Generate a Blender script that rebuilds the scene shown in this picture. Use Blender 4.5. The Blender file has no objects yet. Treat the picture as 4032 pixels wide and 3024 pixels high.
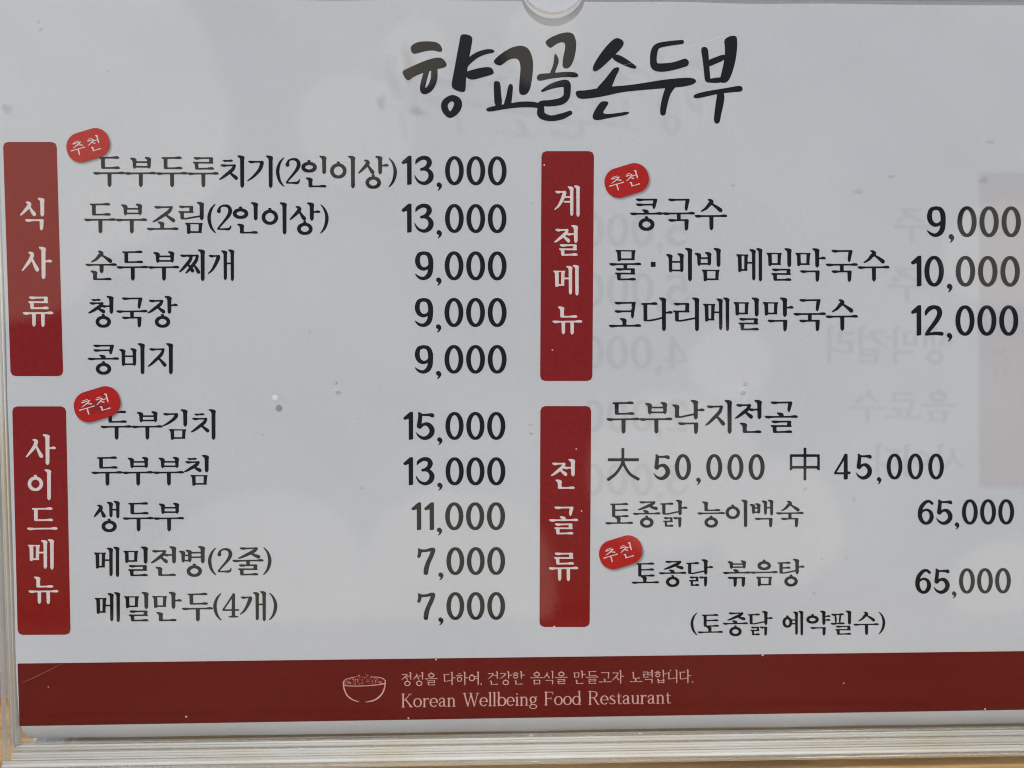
import bpy, math, random
import numpy as np
from mathutils import Vector, Matrix, Euler
S = bpy.context.scene
COL = S.collection
R = math.radians

# ---------------------------------------------------------------- camera, world, sun, exposure
# Board frame (millimetres): x right, y up along the sheet, z out of the sheet towards the viewer.
LEAN = 20.0                                   # the holder leans back this many degrees
MM = 0.001
BOARD = Matrix.Translation((0, 0, 0.1018)) @ Matrix.Rotation(R(90-LEAN), 4, 'X')
PW, PH = 4032.0, 3024.0
F_PX = 26/36*PW
DIST = 200.0
# small tilt / turn / roll of the hand-held phone, measured from the converging edges of the print
CAM_L = (Matrix.Rotation(R(0.0), 4, 'Z') @ Matrix.Translation((math.tan(R(-1.35))*DIST, math.tan(R(2.4))*DIST, DIST)))
aim = Vector((0, 0, 0))-CAM_L.translation
_z = (-aim).normalized(); _x = Vector((0, 1, 0)).cross(_z).normalized(); _y = _z.cross(_x)
CAM_L = Matrix.Translation(CAM_L.translation) @ Matrix((_x, _y, _z)).transposed().to_4x4() @ Matrix.Rotation(R(-0.2), 4, 'Z')
def px(x, y, z=0.0):
    """measured position in the photograph -> millimetres on the plane z of the board"""
    d = CAM_L.to_3x3() @ Vector(((x-PW/2)/F_PX, -(y-PH/2)/F_PX, -1))
    o = CAM_L.translation
    t = (z-o.z)/d.z
    return o.x+d.x*t, o.y+d.y*t
_C3 = np.array(CAM_L.to_3x3()); _CO = np.array(CAM_L.translation)
def bow(x, y):
    # the sheet bows a little in its sleeve; the curl at its foot is shaped to darken the margin
    return (.13*np.sin((x+20)*.021)*np.sin((y+60)*.017+.6)+.15*np.sin(x*.075+1.6*np.sin(y*.041)+.5)*np.sin(y*.058+1.2*np.sin(x*.03))
            +.055*np.sin(x*.17+y*.11+2*np.sin(y*.07)))-.0016*np.maximum(0, -74-y)**2-.045*np.maximum(0, -89.8-y)**2
def pxa(P, z=0.0, bowed=False):
    P = np.asarray(P, float)
    D = np.stack([(P[:, 0]-PW/2)/F_PX, -(P[:, 1]-PH/2)/F_PX, -np.ones(len(P))], 1) @ _C3.T
    zz = np.full(len(P), float(z))
    for _ in range(5 if bowed else 1):
        t = (zz-_CO[2])/D[:, 2]; X = _CO[0]+D[:, 0]*t; Y = _CO[1]+D[:, 1]*t
        if bowed: zz = z+bow(X, Y)
    return np.stack([X, Y, zz], 1)

cam = bpy.data.cameras.new('camera'); co = bpy.data.objects.new('camera', cam); COL.objects.link(co)
cam.sensor_width = 36; cam.lens = 26; cam.clip_start = 0.01; cam.clip_end = 3000
_loc = CAM_L.copy(); _loc.translation = _loc.translation*MM
co.matrix_world = BOARD @ _loc
cam.dof.use_dof = True; cam.dof.focus_distance = 0.198; cam.dof.aperture_fstop = 7.5
S.camera = co

SUN_EL, SUN_AZ = 66.0, -8.0                   # the sun stands high in front of the sheet, a touch to the left
sun_dir = Vector((math.sin(R(SUN_AZ))*math.cos(R(SUN_EL)), -math.cos(R(SUN_AZ))*math.cos(R(SUN_EL)), math.sin(R(SUN_EL))))
sl = bpy.data.lights.new('sun', 'SUN'); sl.energy = 1.80; sl.angle = R(0.6); sl.color = (1.0, 0.985, 0.96)
so = bpy.data.objects.new('sun', sl); COL.objects.link(so)
so.rotation_euler = sun_dir.to_track_quat('Z', 'Y').to_euler()

world = bpy.data.worlds.new('World'); S.world = world; world.use_nodes = True
nt = world.node_tree; nt.nodes.clear()
N = nt.nodes.new; K = nt.links.new
wo = N('ShaderNodeOutputWorld'); bg = N('ShaderNodeBackground'); bg.inputs['Strength'].default_value = 0.055
sky = N('ShaderNodeTexSky'); sky.sky_type = 'NISHITA'; sky.sun_disc = False
sky.sun_elevation = R(SUN_EL); sky.sun_rotation = math.atan2(sun_dir.x, sun_dir.y)
sky.air_density = 1.0; sky.dust_density = 1.6; sky.ozone_density = 1.2
# broken cumulus in front of the sheet: it is what the acrylic mirrors. Round lobes torn by one noise field,
# and the same noise alone carries the clouds over the rest of the sky.
_n = (BOARD.to_3x3() @ Vector((0, 0, 1))).normalized()
def mirrored(x, y):
    d = (BOARD.to_3x3() @ (CAM_L.to_3x3() @ Vector(((x-PW/2)/F_PX, -(y-PH/2)/F_PX, -1)))).normalized()
    return (d-2*d.dot(_n)*_n).normalized()
tc = N('ShaderNodeTexCoord')
ns = N('ShaderNodeTexNoise'); ns.inputs['Scale'].default_value = 4.2; ns.inputs['Detail'].default_value = 5; ns.inputs['Roughness'].default_value = 0.52
K(tc.outputs['Generated'], ns.inputs['Vector'])
big = N('ShaderNodeTexNoise'); big.inputs['Scale'].default_value = 1.5; big.inputs['Detail'].default_value = 2
K(tc.outputs['Generated'], big.inputs['Vector'])
def m2(op, a, b):
    n = N('ShaderNodeMath'); n.operation = op
    for i, v in enumerate((a, b)):
        if isinstance(v, (int, float)): n.inputs[i].default_value = v
        else: K(v, n.inputs[i])
    return n.outputs[0]
CLOUDS = [(330, 420, 520), (60, 950, 300), (150, 60, 500), (1400, 520, 200), (1010, 2330, 370), (1800, 2290, 330), (2870, 1420, 140), (2640, 1850, 290), (3050, 2060, 240),
          (3950, 1000, 230), (3980, 2350, 230), (2130, 180, 130), (1640, 200, 110), (350, 2780, 330)]
acc = None
for x, y, r in CLOUDS:
    c = mirrored(x, y); e = mirrored(x+r, y); rad = c.angle(e)
    vm = N('ShaderNodeVectorMath'); vm.operation = 'DOT_PRODUCT'; K(tc.outputs['Generated'], vm.inputs[0]); vm.inputs[1].default_value = c
    mr = N('ShaderNodeMapRange'); K(vm.outputs['Value'], mr.inputs['Value'])
    mr.inputs['From Min'].default_value = math.cos(rad*1.5); mr.inputs['From Max'].default_value = 1.0
    acc = mr.outputs['Result'] if acc is None else m2('MAXIMUM', acc, mr.outputs['Result'])
wide = N('ShaderNodeMapRange'); K(big.outputs['Fac'], wide.inputs['Value'])
wide.inputs['From Min'].default_value = .52; wide.inputs['From Max'].default_value = .80
far = N('ShaderNodeVectorMath'); far.operation = 'DOT_PRODUCT'; K(tc.outputs['Generated'], far.inputs[0]); far.inputs[1].default_value = mirrored(PW/2, PH/2)
fm = N('ShaderNodeMapRange'); K(far.outputs['Value'], fm.inputs['Value']); fm.inputs['From Min'].default_value = math.cos(R(36)); fm.inputs['From Max'].default_value = math.cos(R(52))
acc = m2('MAXIMUM', acc, m2('MULTIPLY', wide.outputs['Result'], fm.outputs['Result']))
tot = m2('ADD', acc, m2('MULTIPLY', m2('SUBTRACT', ns.outputs['Fac'], .5), 0.6))
cr = N('ShaderNodeMapRange'); cr.interpolation_type = 'SMOOTHSTEP'
cr.inputs['From Min'].default_value = 0.36; cr.inputs['From Max'].default_value = 0.50
K(tot, cr.inputs['Value'])
mx = N('ShaderNodeMix'); mx.data_type = 'RGBA'
K(cr.outputs['Result'], mx.inputs['Factor']); K(sky.outputs['Color'], mx.inputs['A'])
mx.inputs['B'].default_value = (25, 23.2, 19.8, 1)
K(mx.outputs['Result'], bg.inputs['Color']); K(bg.outputs['Background'], wo.inputs['Surface'])

S.view_settings.view_transform = 'Standard'; S.view_settings.look = 'None'
S.view_settings.exposure = 0.0; S.view_settings.gamma = 1.0
S.cycles.filter_width = 1.1
S.cycles.max_bounces = 16; S.cycles.transmission_bounces = 12; S.cycles.transparent_max_bounces = 24
S.cycles.sample_clamp_indirect = 6.0
# ---------------------------------------------------------------- lettering
# Every letter is drawn as strokes (variable width tubes and small polygons) in a
# 100 x 100 em, y down, then turned into a clean flat mesh by marching squares.
def catmull(P, n=5, closed=False):
    P = np.array(P, float); N = len(P)
    if N < 3: return P
    out = []
    rng = range(N) if closed else range(N-1)
    for i in rng:
        if closed: p0, p1, p2, p3 = P[i-1], P[i], P[(i+1) % N], P[(i+2) % N]
        else:
            p1, p2 = P[i], P[i+1]
            p0 = P[i-1] if i > 0 else 2*p1-p2
            p3 = P[i+2] if i+2 < N else 2*p2-p1
        for k in range(n):
            t = k/n
            out.append(0.5*((2*p1)+(-p0+p2)*t+(2*p0-5*p1+4*p2-p3)*t*t+(-p0+3*p1-3*p2+p3)*t**3))
    out.append(P[0] if closed else P[-1])
    return np.array(out)

def T(*pts, closed=False, n=4): return ('t', catmull(pts, n, closed))
def L(*pts): return ('t', np.array(pts, float))                      # straight segments
def PG(*pts, smooth=0, closed=True):
    P = np.array(pts, float)
    if smooth: P = catmull(P, smooth, True)[:-1]
    return ('p', P)

def chaikin(P, n=2):
    P = np.array(P, float)
    for _ in range(n):
        Q = np.roll(P, -1, 0); P = np.stack([P*.75+Q*.25, P*.25+Q*.75], 1).reshape(-1, 2)
    return P

def sdf(prims, X, Y):
    D = np.full(X.shape, 1e9)
    for kind, P in prims:
        if kind == 't':
            A, B = P[:-1], P[1:]
            for a, b in zip(A, B):
                dx, dy = b[0]-a[0], b[1]-a[1]; l2 = dx*dx+dy*dy+1e-9
                t = np.clip(((X-a[0])*dx+(Y-a[1])*dy)/l2, 0, 1)
                d = np.hypot(X-a[0]-t*dx, Y-a[1]-t*dy)-(a[2]+(b[2]-a[2])*t)
                np.minimum(D, d, out=D)
        else:
            d = np.full(X.shape, 1e9); ins = np.zeros(X.shape, bool)
            N = len(P)
            for i in range(N):
                ax, ay = P[i]; bx, by = P[(i+1) % N]
                dx, dy = bx-ax, by-ay; l2 = dx*dx+dy*dy+1e-9
                t = np.clip(((X-ax)*dx+(Y-ay)*dy)/l2, 0, 1)
                np.minimum(d, np.hypot(X-ax-t*dx, Y-ay-t*dy), out=d)
                if ay != by:
                    c = ((ay > Y) != (by > Y)) & (X < (bx-ax)*(Y-ay)/(by-ay)+ax)
                    ins ^= c
            np.minimum(D, np.where(ins, -d, d), out=D)
    return D

def bounds(prims):
    x0 = y0 = 1e9; x1 = y1 = -1e9
    for kind, P in prims:
        r = P[:, 2] if kind == 't' else 0
        x0 = min(x0, (P[:, 0]-r).min()); x1 = max(x1, (P[:, 0]+r).max())
        y0 = min(y0, (P[:, 1]-r).min()); y1 = max(y1, (P[:, 1]+r).max())
    return x0, y0, x1, y1

def march(prims, h=1.7, off=0.0, box=None, fn=None):
    """flat polygons (verts Nx2, faces) of the region sdf < off"""
    x0, y0, x1, y1 = box or bounds(prims)
    m = h*1.5+max(off, 0)
    xs = np.arange(x0-m, x1+m+h, h); ys = np.arange(y0-m, y1+m+h, h)
    X, Y = np.meshgrid(xs, ys)
    D = (fn(X, Y) if fn else sdf(prims, X, Y))-off
    D[np.abs(D) < 1e-4] = 1e-4
    I = D < 0
    V = []; F = []
    ny, nx = D.shape
    cnt = I[:-1, :-1].astype(int)+I[:-1, 1:]+I[1:, :-1]+I[1:, 1:]
    for j in range(ny-1):
        row = cnt[j]
        if not row.any(): continue
        i = 0
        while i < nx-1:
            c = row[i]
            if c == 0: i += 1; continue
            if c == 4:
                k = i
                while k < nx-1 and row[k] == 4: k += 1
                b = len(V)
                V += [(xs[i], ys[j]), (xs[k], ys[j]), (xs[k], ys[j+1]), (xs[i], ys[j+1])]
                F.append((b, b+1, b+2, b+3)); i = k; continue
            cs = ((i, j), (i+1, j), (i+1, j+1), (i, j+1)); pts = []
            for q in range(4):
                (ia, ja), (ib, jb) = cs[q], cs[(q+1) % 4]
                da, db = D[ja, ia], D[jb, ib]
                if da < 0: pts.append((xs[ia], ys[ja]))
                if (da < 0) != (db < 0):
                    t = da/(da-db)
                    pts.append((xs[ia]+(xs[ib]-xs[ia])*t, ys[ja]+(ys[jb]-ys[ja])*t))
            if len(pts) > 2:
                b = len(V); V += pts; F.append(tuple(range(b, b+len(pts))))
            i += 1
    return np.array(V, float).reshape(-1, 2), F

# ------------------------------------------------ hangul strokes
class W_: tv = 11.0; th = 1.9; bg = 3.4
w_ = W_()
def hbar(x0, x1, y, l=True, r=True):
    t, b = w_.th, w_.bg
    p = []
    if l: p += [(x0+1.2, y-.8, t*.8), (x0+5, y+.4, b*.8), (x0+11, y+1.0, b*.92), (x0+min(24, (x1-x0)*.45), y+.3, t)]
    else: p += [(x0, y+.4, t)]
    if r: p += [(x1-min(24, (x1-x0)*.45), y-.2, t), (x1-10, y-.9, b*.92), (x1-4, y-.6, b*.8), (x1-1.2, y+.6, t*.7)]
    else: p += [(x1, y-.2, t)]
    return L(*p)
def stem(x, y0, y1, w=None, flag=True, flat=False):
    w = w or w_.tv; h = w/2
    bot = [(x+h, y1-7), (x+.22*w, y1-.8), (x-.12*w, y1), (x-h+.8, y1-6)] if not flat else [(x+h, y1), (x-h, y1)]
    if flag:
        top = [(x-h-.15*w, y0+8), (x-h-.55*w, y0+5), (x-h-.72*w, y0+2), (x-h-.55*w, y0), (x-.15*w, y0+.4), (x+h-1, y0+3), (x+h+1.5, y0+6.5), (x+h, y0+15)]
        return PG(*([(x-h, y0+14)]+top+bot))
    return PG(*([(x-h, y0), (x+h, y0)]+bot))
def ring(cx, cy, rx, ry, s=1.0):
    r1, r2 = .46*w_.tv*s, .35*w_.tv*s
    a = np.linspace(0, 2*np.pi, 25)
    P = np.stack([cx+(rx-r1)*np.cos(a), cy+(ry-r2)*np.sin(a), r2+(r1-r2)*np.abs(np.cos(a))], 1)
    return ('t', P)
def ieung(X0, Y0, X1, Y1):
    cx = (X0+X1)/2
    Yt = Y0+4.5
    k = w_.tv/11
    return [ring(cx, (Yt+Y1)/2, (X1-X0)/2, (Y1-Yt)/2), L((cx-4, Y0+1, 1.6*k), (cx+1, Y0+2.2, 3.3*k), (cx+2, Y0+6, 3*k))]
def siot(X0, Y0, X1, Y1, narrow=False):
    Wd, H = X1-X0, Y1-Y0; xm = X0+(.5 if not narrow else .60)*Wd; k = w_.tv/11
    return [T((xm-8*k, Y0+1, 1.8*k), (xm-3*k, Y0+2.5, 3.4*k), (xm+1, Y0+8, 5.2*k), (xm-.10*Wd, Y0+.42*H, 4.8*k), (X0+.24*Wd, Y0+.74*H, 3.6*k), (X0+1.5, Y1-1, 1.8*k)),
            T((xm+1, Y0+.36*H, 2.2*k), (X0+.74*Wd, Y0+.62*H, 3.8*k), (X1-5, Y1-5, 5.2*k), (X1-3, Y1-3, 4.5*k))]
def jieut(X0, Y0, X1, Y1):
    Wd, H = X1-X0, Y1-Y0; k = w_.tv/11
    xr = X1-.12*Wd; y = Y0+2.5
    return [hbar(X0+.08*Wd, xr, y, True, False), L((xr-4, y-.6, 2.2*k), (xr-1, y+.5, 3.4*k)),
            T((xr-1, y+1, 3.6*k), (xr-.14*Wd, Y0+.34*H, 4.6*k), (X0+.42*Wd, Y0+.66*H, 4.2*k), (X0+.16*Wd, Y0+.9*H, 3*k), (X0+1, Y1, 1.6*k)),
            T((X0+.55*Wd, Y0+.5*H, 2*k), (X0+.78*Wd, Y0+.74*H, 4*k), (X1-4, Y1-5, 5*k), (X1-2.5, Y1-3, 4*k))]
def dash(xa, xb, y):
    k = w_.tv/11
    return L((xa, y-1, 1.6*k), (xa+6, y+.6, 3*k), ((xa+xb)/2, y, 2.2*k), (xb-5, y-.6, 3*k), (xb, y, 1.6*k))
def chieut(X0, Y0, X1, Y1):
    Wd, H = X1-X0, Y1-Y0
    return [dash(X0+.22*Wd, X0+.74*Wd, Y0+3)]+jieut(X0, Y0+.24*H, X1, Y1)
def mieum(X0, Y0, X1, Y1):
    tv = w_.tv*.92; a = X0+6+tv/2; b = X1-3-tv/2
    return [PG((X0, Y0), (X0+3, Y0-1.5), (a+tv/2, Y0-1), (b, Y0-.5), (b+tv/2, Y0-1.5), (X1, Y0+1), (b+tv/2+.5, Y0+6), (b+tv/2-1, Y1-5), (X1-3, Y1-1), (X1-3.5, Y1+.5), (b-tv/2+1, Y1-1.2), (b-tv/2+1.5, Y0+3.2), (a+tv/2, Y0+3.0), (a-tv/2, Y0+8), (a-tv/2-2, Y0+4)),
            PG((a-tv/2, Y0+1), (a+tv/2, Y0+1), (a+tv/2+.8, Y1-1), (a+tv/2-2, Y1+2.5), (a, Y1+4), (a-tv/2+1.5, Y1+2)),
            L((a, Y1-2.5, w_.th), (b+2, Y1-2.5, w_.th))]
def bieup(X0, Y0, X1, Y1):
    tv = w_.tv*.88; a = X0+7+tv/2; b = X1-1-tv/2; H = Y1-Y0
    return [stem(a, Y0+1.5, Y1+3, tv), stem(b, Y0-1, Y1+2, tv),
            L((a, Y0+.46*H, w_.th), (b, Y0+.46*H, w_.th)), L((a, Y1-3.5, w_.th), (b, Y1-3.5, w_.th))]
def digeut(X0, Y0, X1, Y1, rise=0):
    tv = w_.tv*.95; a = X0+5+tv/2
    o = [hbar(X0+1, X1-1 if not rise else X1-4, Y0+2, False, True), PG((X0, Y0-.5), (X0+4, Y0-.5), (X0+12, Y0+2), (X0+8, Y0+7), (X0+2, Y0+3)),
         PG((a-tv/2, Y0+1), (a+tv/2, Y0+2), (a+tv/2, Y1-3), (a-tv/2+2.5, Y1+1), (a-tv/2+.5, Y1-2))]
    if rise: o.append(T((a-1, Y1-1.5, 2.2), (a+14, Y1-1.8, w_.th), (X1-8, Y1-5, w_.th*1.05), (X1+rise, Y1-9.5, w_.th)))
    else: o.append(hbar(a-2, X1+1, Y1-1.5, False, True))
    return o
def nieun(X0, Y0, X1, Y1, rise=0, final=False):
    tv = w_.tv*.95; a = X0+7+tv/2
    o = [stem(a, Y0, Y1, tv, True, True), PG((a-tv/2, Y1-8), (a+tv/2, Y1-8), (a+tv/2+2, Y1-1), (a-tv/2+3, Y1+.8))]
    if rise: o.append(T((a-1, Y1-1.8, 2.2), (a+14, Y1-2.2, w_.th), (X1-8, Y1-5.5, w_.th*1.05), (X1+rise, Y1-9.5, w_.th)))
    else: o.append(hbar(a-2, X1, Y1-1.5, False, True))
    return o
def rieul(X0, Y0, X1, Y1, rise=0):
    tv = w_.tv*.88; H = Y1-Y0; ym = Y0+.47*H; a = X0+5+tv/2; b = X1-2-tv/2
    if rise: b -= 3
    o = [hbar(X0+1.5, b+2, Y0+2, True, False), PG((b-tv/2+.5, Y0+.5), (b+tv/2, Y0-.5), (b+tv/2+1.5, Y0+3), (b+tv/2, ym), (b-tv/2-.5, ym+1)),
         L((X0+1, ym-1.2, w_.th), (b+tv/2, ym-.5, w_.th)), PG((X0, ym-2.5), (X0+5, ym-2.8), (a+tv/2, ym), (a+tv/2, Y1-3), (a-tv/2+2.5, Y1+1), (a-tv/2, Y1-4), (a-tv/2-.5, ym+4))]
    if rise: o.append(T((a, Y1-1.8, 2.2), (a+14, Y1-2.2, w_.th), (X1-8, Y1-5.5, w_.th*1.05), (X1+rise, Y1-9.5, w_.th)))
    else: o.append(hbar(a-2, X1+2, Y1-1.5, False, True))
    return o
def giyeok_h(X0, Y0, X1, Y1):            # over a horizontal vowel
    tv = w_.tv*.95
    return [hbar(X0, X1-4, Y0+2, True, False), PG((X1-tv-1, Y0), (X1-2, Y0-1.5), (X1+1, Y0+2), (X1-1, Y0+10), (X1-5.5, Y1-5), (X1-8, Y1), (X1-12, Y1), (X1-tv-2.5, Y1-8), (X1-tv, Y0+5))]
def giyeok_v(X0, Y0, X1, Y1):
    k = w_.tv/11
    return [hbar(X0+2, X1-3, Y0+2.5, True, False), T((X1-5, Y0+2.5, 3.0*k), (X1-6, Y0+8, 5.2*k), (X1-13, Y0+.44*(Y1-Y0), 4.6*k), (X0+.34*(X1-X0), Y0+.8*(Y1-Y0), 3.2*k), (X0, Y1, 1.5*k))]
def giyeok_f(X0, Y0, X1, Y1):
    tv = w_.tv*.97
    return [hbar(X0, X1-3, Y0+2, True, False), PG((X1-tv-1, Y0), (X1-1, Y0-.3), (X1, Y0+3), (X1-1.5, Y1-7), (X1-.32*tv-1, Y1-.5), (X1-.55*tv-1, Y1+1), (X1-tv, Y1-4))]
def kieuk(f, X0, Y0, X1, Y1):
    o = f(X0, Y0, X1, Y1); H = Y1-Y0; ym = Y0+.56*H
    o.append(hbar(X0, X1-(6 if f is giyeok_h else 13), ym, True, False)); return o
def tieut(X0, Y0, X1, Y1, rise=0):
    o = digeut(X0, Y0, X1, Y1, rise); a = X0+5+w_.tv/2
    o.append(hbar(a, X1-1-(3 if rise else 0), (Y0+Y1)/2, False, True)); return o
def pieup(X0, Y0, X1, Y1):
    Wd = X1-X0; k = w_.tv/11
    return [hbar(X0+2, X1-1, Y0+2, True, True), hbar(X0, X1+2, Y1-1.5, True, True),
            L((X0+.33*Wd, Y0+3, 2.2*k), (X0+.37*Wd, (Y0+Y1)/2, 3.6*k), (X0+.38*Wd, Y1-3, 2.2*k)),
            L((X0+.72*Wd, Y0+3, 3*k), (X0+.68*Wd, (Y0+Y1)/2, 3.4*k), (X0+.66*Wd, Y1-3, 2.2*k))]
def hieut(X0, Y0, X1, Y1):
    Wd, H = X1-X0, Y1-Y0; cx = (X0+X1)/2
    return [dash(cx-.22*Wd, cx+.22*Wd, Y0+2), hbar(X0, X1, Y0+.25*H, True, True), ring(cx, Y0+.69*H, .38*Wd, .31*H, .9)]

INI = 'ㄱㄲㄴㄷㄸㄹㅁㅂㅃㅅㅆㅇㅈㅉㅊㅋㅌㅍㅎ'
VOW = 'ㅏㅐㅑㅒㅓㅔㅕㅖㅗㅘㅙㅚㅛㅜㅝㅞㅟㅠㅡㅢㅣ'
FIN = ' ㄱㄲㄳㄴㄵㄶㄷㄹㄺㄻㄼㄽㄾㄿㅀㅁㅂㅄㅅㅆㅇㅈㅊㅋㅌㅍㅎ'
def initial(j, X0, Y0, X1, Y1, vert, rise=0):
    if j == 'ㄱ': return (giyeok_v if vert else giyeok_h)(X0, Y0, X1, Y1)
    if j == 'ㅋ': return kieuk(giyeok_v if vert else giyeok_h, X0, Y0, X1, Y1)
    if j == 'ㄴ': return nieun(X0, Y0, X1, Y1-(2 if vert else 1), rise)
    if j == 'ㄷ': return digeut(X0, Y0, X1, Y1-1, rise)
    if j == 'ㅌ': return tieut(X0, Y0, X1, Y1-1, rise)
    if j == 'ㄹ': return rieul(X0, Y0, X1, Y1, rise)
    if j == 'ㅁ': return mieum(X0, Y0+2, X1, Y1-4)
    if j == 'ㅂ': return bieup(X0-1, Y0, X1+1, Y1-3)
    if j == 'ㅅ': return siot(X0, Y0, X1, Y1, vert)
    if j == 'ㅈ': return jieut(X0, Y0, X1+4, Y1)
    if j == 'ㅉ':
        m = 22
        return jieut(X0-2, Y0, X1-m+8, Y1-3)+jieut(X0+m-4, Y0, X1+5, Y1+1)+[hbar(X0+2, X1-8, Y0+2.5, True, False)]
    if j == 'ㅊ': return chieut(X0, Y0-3, X1+4, Y1)
    if j == 'ㅇ':
        if vert: return ieung(X0, Y0, X1, Y1)
        c = (X0+X1)/2; return ieung(c-25, Y0-2, c+25, Y1)
    if j == 'ㅍ': return pieup(X0-1, Y0+1, X1+2, Y1)
    if j == 'ㅎ': return hieut(X0, Y0-4, X1, Y1)
    raise KeyError(j)
def final(j, X0, Y0, X1, Y1):
    if j == 'ㄱ': return giyeok_f(X0-1, Y0+2, X1, Y1+1)
    if j == 'ㄴ': return nieun(X0-2, Y0+2, X1+2, Y1-3)
    if j == 'ㄹ': return rieul(X0, Y0-3, X1, Y1-3)
    if j == 'ㅁ': return mieum(X0+1, Y0+1, X1-1, Y1-3)
    if j == 'ㅂ': return bieup(X0, Y0, X1, Y1-2)
    if j == 'ㅇ':
        c = (X0+X1)/2; return ieung(c-25, Y0-6, c+25, Y1+2)
    if j == 'ㄲ':
        return giyeok_f(X0-2, Y0+1, X0+32, Y1+2)+giyeok_f(X0+10, Y0+1, X1, Y1+2)
    if j == 'ㄺ':
        s = w_.tv; w_.tv = s*.72
        o = rieul(X0-8, Y0-1, X0+26, Y1-3); w_.tv = s*.92
        o += giyeok_f(X0+28, Y0-1, X1-2, Y1+1); w_.tv = s
        return o
    raise KeyError(j)

def syllable(ch):
    c = ord(ch)-0xAC00; i, v, f = INI[c//588], VOW[(c % 588)//28], FIN[c % 28]
    tv = w_.tv; o = []; adv = 100
    if v in 'ㅏㅐㅑㅓㅔㅕㅖㅣ':
        two = v in 'ㅐㅔㅖ'
        if f == ' ': bx = [2, 17, 55, 74]; vy = (0, 100)
        else: bx = [1, 13, 51, 54]; vy = (0, 57)
        if two: bx[2] = 42 if f == ' ' else 38; bx[1] += 1; bx[3] -= 2
        if v in 'ㅓㅕ': bx[2] -= 4 if i not in 'ㅈㅊㅅ' else 2
        if i in 'ㅂ' and v == 'ㅕ': bx[2] = 40
        if i == 'ㄱ' and f == ' ': bx[3] += 4; bx[2] -= 2
        if i in 'ㅇ': bx[1] += 2; bx[3] -= 4 if f == ' ' else 2
        if i == 'ㅉ': bx[2] = 60
        sx = {'ㅏ': 71, 'ㅑ': 71, 'ㅓ': 75, 'ㅕ': 76, 'ㅣ': 74, 'ㅐ': 79, 'ㅔ': 79, 'ㅖ': 79}[v]
        if f == ' ' and v in 'ㅣ': sx += 1
        if f == 'ㄱ': vy = (0, 58)
        rise = (sx-tv/2-bx[2]) if (i in 'ㄴㄷㄹㅌ' and v in 'ㅏㅣㅑ') else 0
        if i in 'ㄴㄷㄹㅌ' and f == ' ': bx[3] -= 3
        o += initial(i, *bx, True, rise)
        mid = (vy[0]+vy[1])*(.44 if f == ' ' else .5)
        if two:
            s1 = tv*.86; xa = 58 if v != 'ㅐ' else 56.5
            o += [stem(xa, vy[0]+3, vy[1]-3, s1), stem(sx, vy[0], vy[1], s1)]
            if v == 'ㅐ': o.append(L((xa, mid, w_.th), (sx, mid, w_.th)))
            if v == 'ㅔ': o.append(L((bx[2]-6, mid, w_.th), (xa, mid, w_.th)))
            if v == 'ㅖ': o += [L((bx[2]-6, mid-7, w_.th), (xa, mid-7, w_.th)), L((bx[2]-6, mid+8, w_.th), (xa, mid+8, w_.th))]
            adv = 96
        else:
            o.append(stem(sx, *vy))
            if v == 'ㅏ': o.append(hbar(sx, 98, mid+1, False, True)); adv = 99
            if v == 'ㅑ': o += [hbar(sx, 97, mid-6, False, True), hbar(sx, 97, mid+9, False, True)]; adv = 99
            if v == 'ㅓ': o.append(hbar(bx[2]-6 if i in 'ㅈㅊㅅㅇㅎ' else bx[2]-2, sx, mid+(0 if i not in 'ㅊ' else 4), True, False)); adv = 92
            if v == 'ㅕ': o += [hbar(bx[2]-4, sx, mid-7, False, False), hbar(bx[2]-4, sx, mid+8, False, False)]; adv = 92
            if v == 'ㅣ': adv = 91
        if f != ' ':
            o += final(f, 19, 65, 79 if v not in 'ㅐ' else 83, 99)
    else:
        cx = 51
        if f == ' ':
            if v in 'ㅜㅠ':
                o += initial(i, 19, 7, 83, 43, False)
                o.append(hbar(0, 100, 56.5))
                if v == 'ㅜ': o.append(stem(cx, 57, 99, flag=False))
                else: o += [stem(36, 57, 98, tv*.92, flag=False), stem(66, 57, 99, tv*.92, flag=False)]
            elif v in 'ㅗㅛ':
                o += initial(i, 18, 14, 83, 62, False)
                o.append(hbar(0, 100, 84))
                if v == 'ㅗ': o.append(stem(48, 61, 84, tv*.92, flat=True))
                else: o += [stem(36, 62, 84, tv*.9, flat=True), stem(62, 62, 84, tv*.9, flat=True)]
            else:
                o += initial(i, 17, 9, 84, 50, False); o.append(hbar(0, 100, 75))
        else:
            yb = 49 if v != 'ㅗ' else 50
            lo = 65
            o += initial(i, 18, 6, 83, 41 if v != 'ㅗ' else 36, False)
            o.append(hbar(0, 100, yb))
            if v == 'ㅗ': o.append(stem(cx-1, 37, 50, tv*.9, flat=True))
            if v == 'ㅜ':
                if f == 'ㄴ': o.append(stem(cx, 50, 76, flag=False))
                else: o.append(stem(cx-1, 50, 67 if f == 'ㄱ' else 63, tv*.9, flag=False, flat=True))
            o += final(f, 19, lo, 81, 99)
    return o, adv

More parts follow.
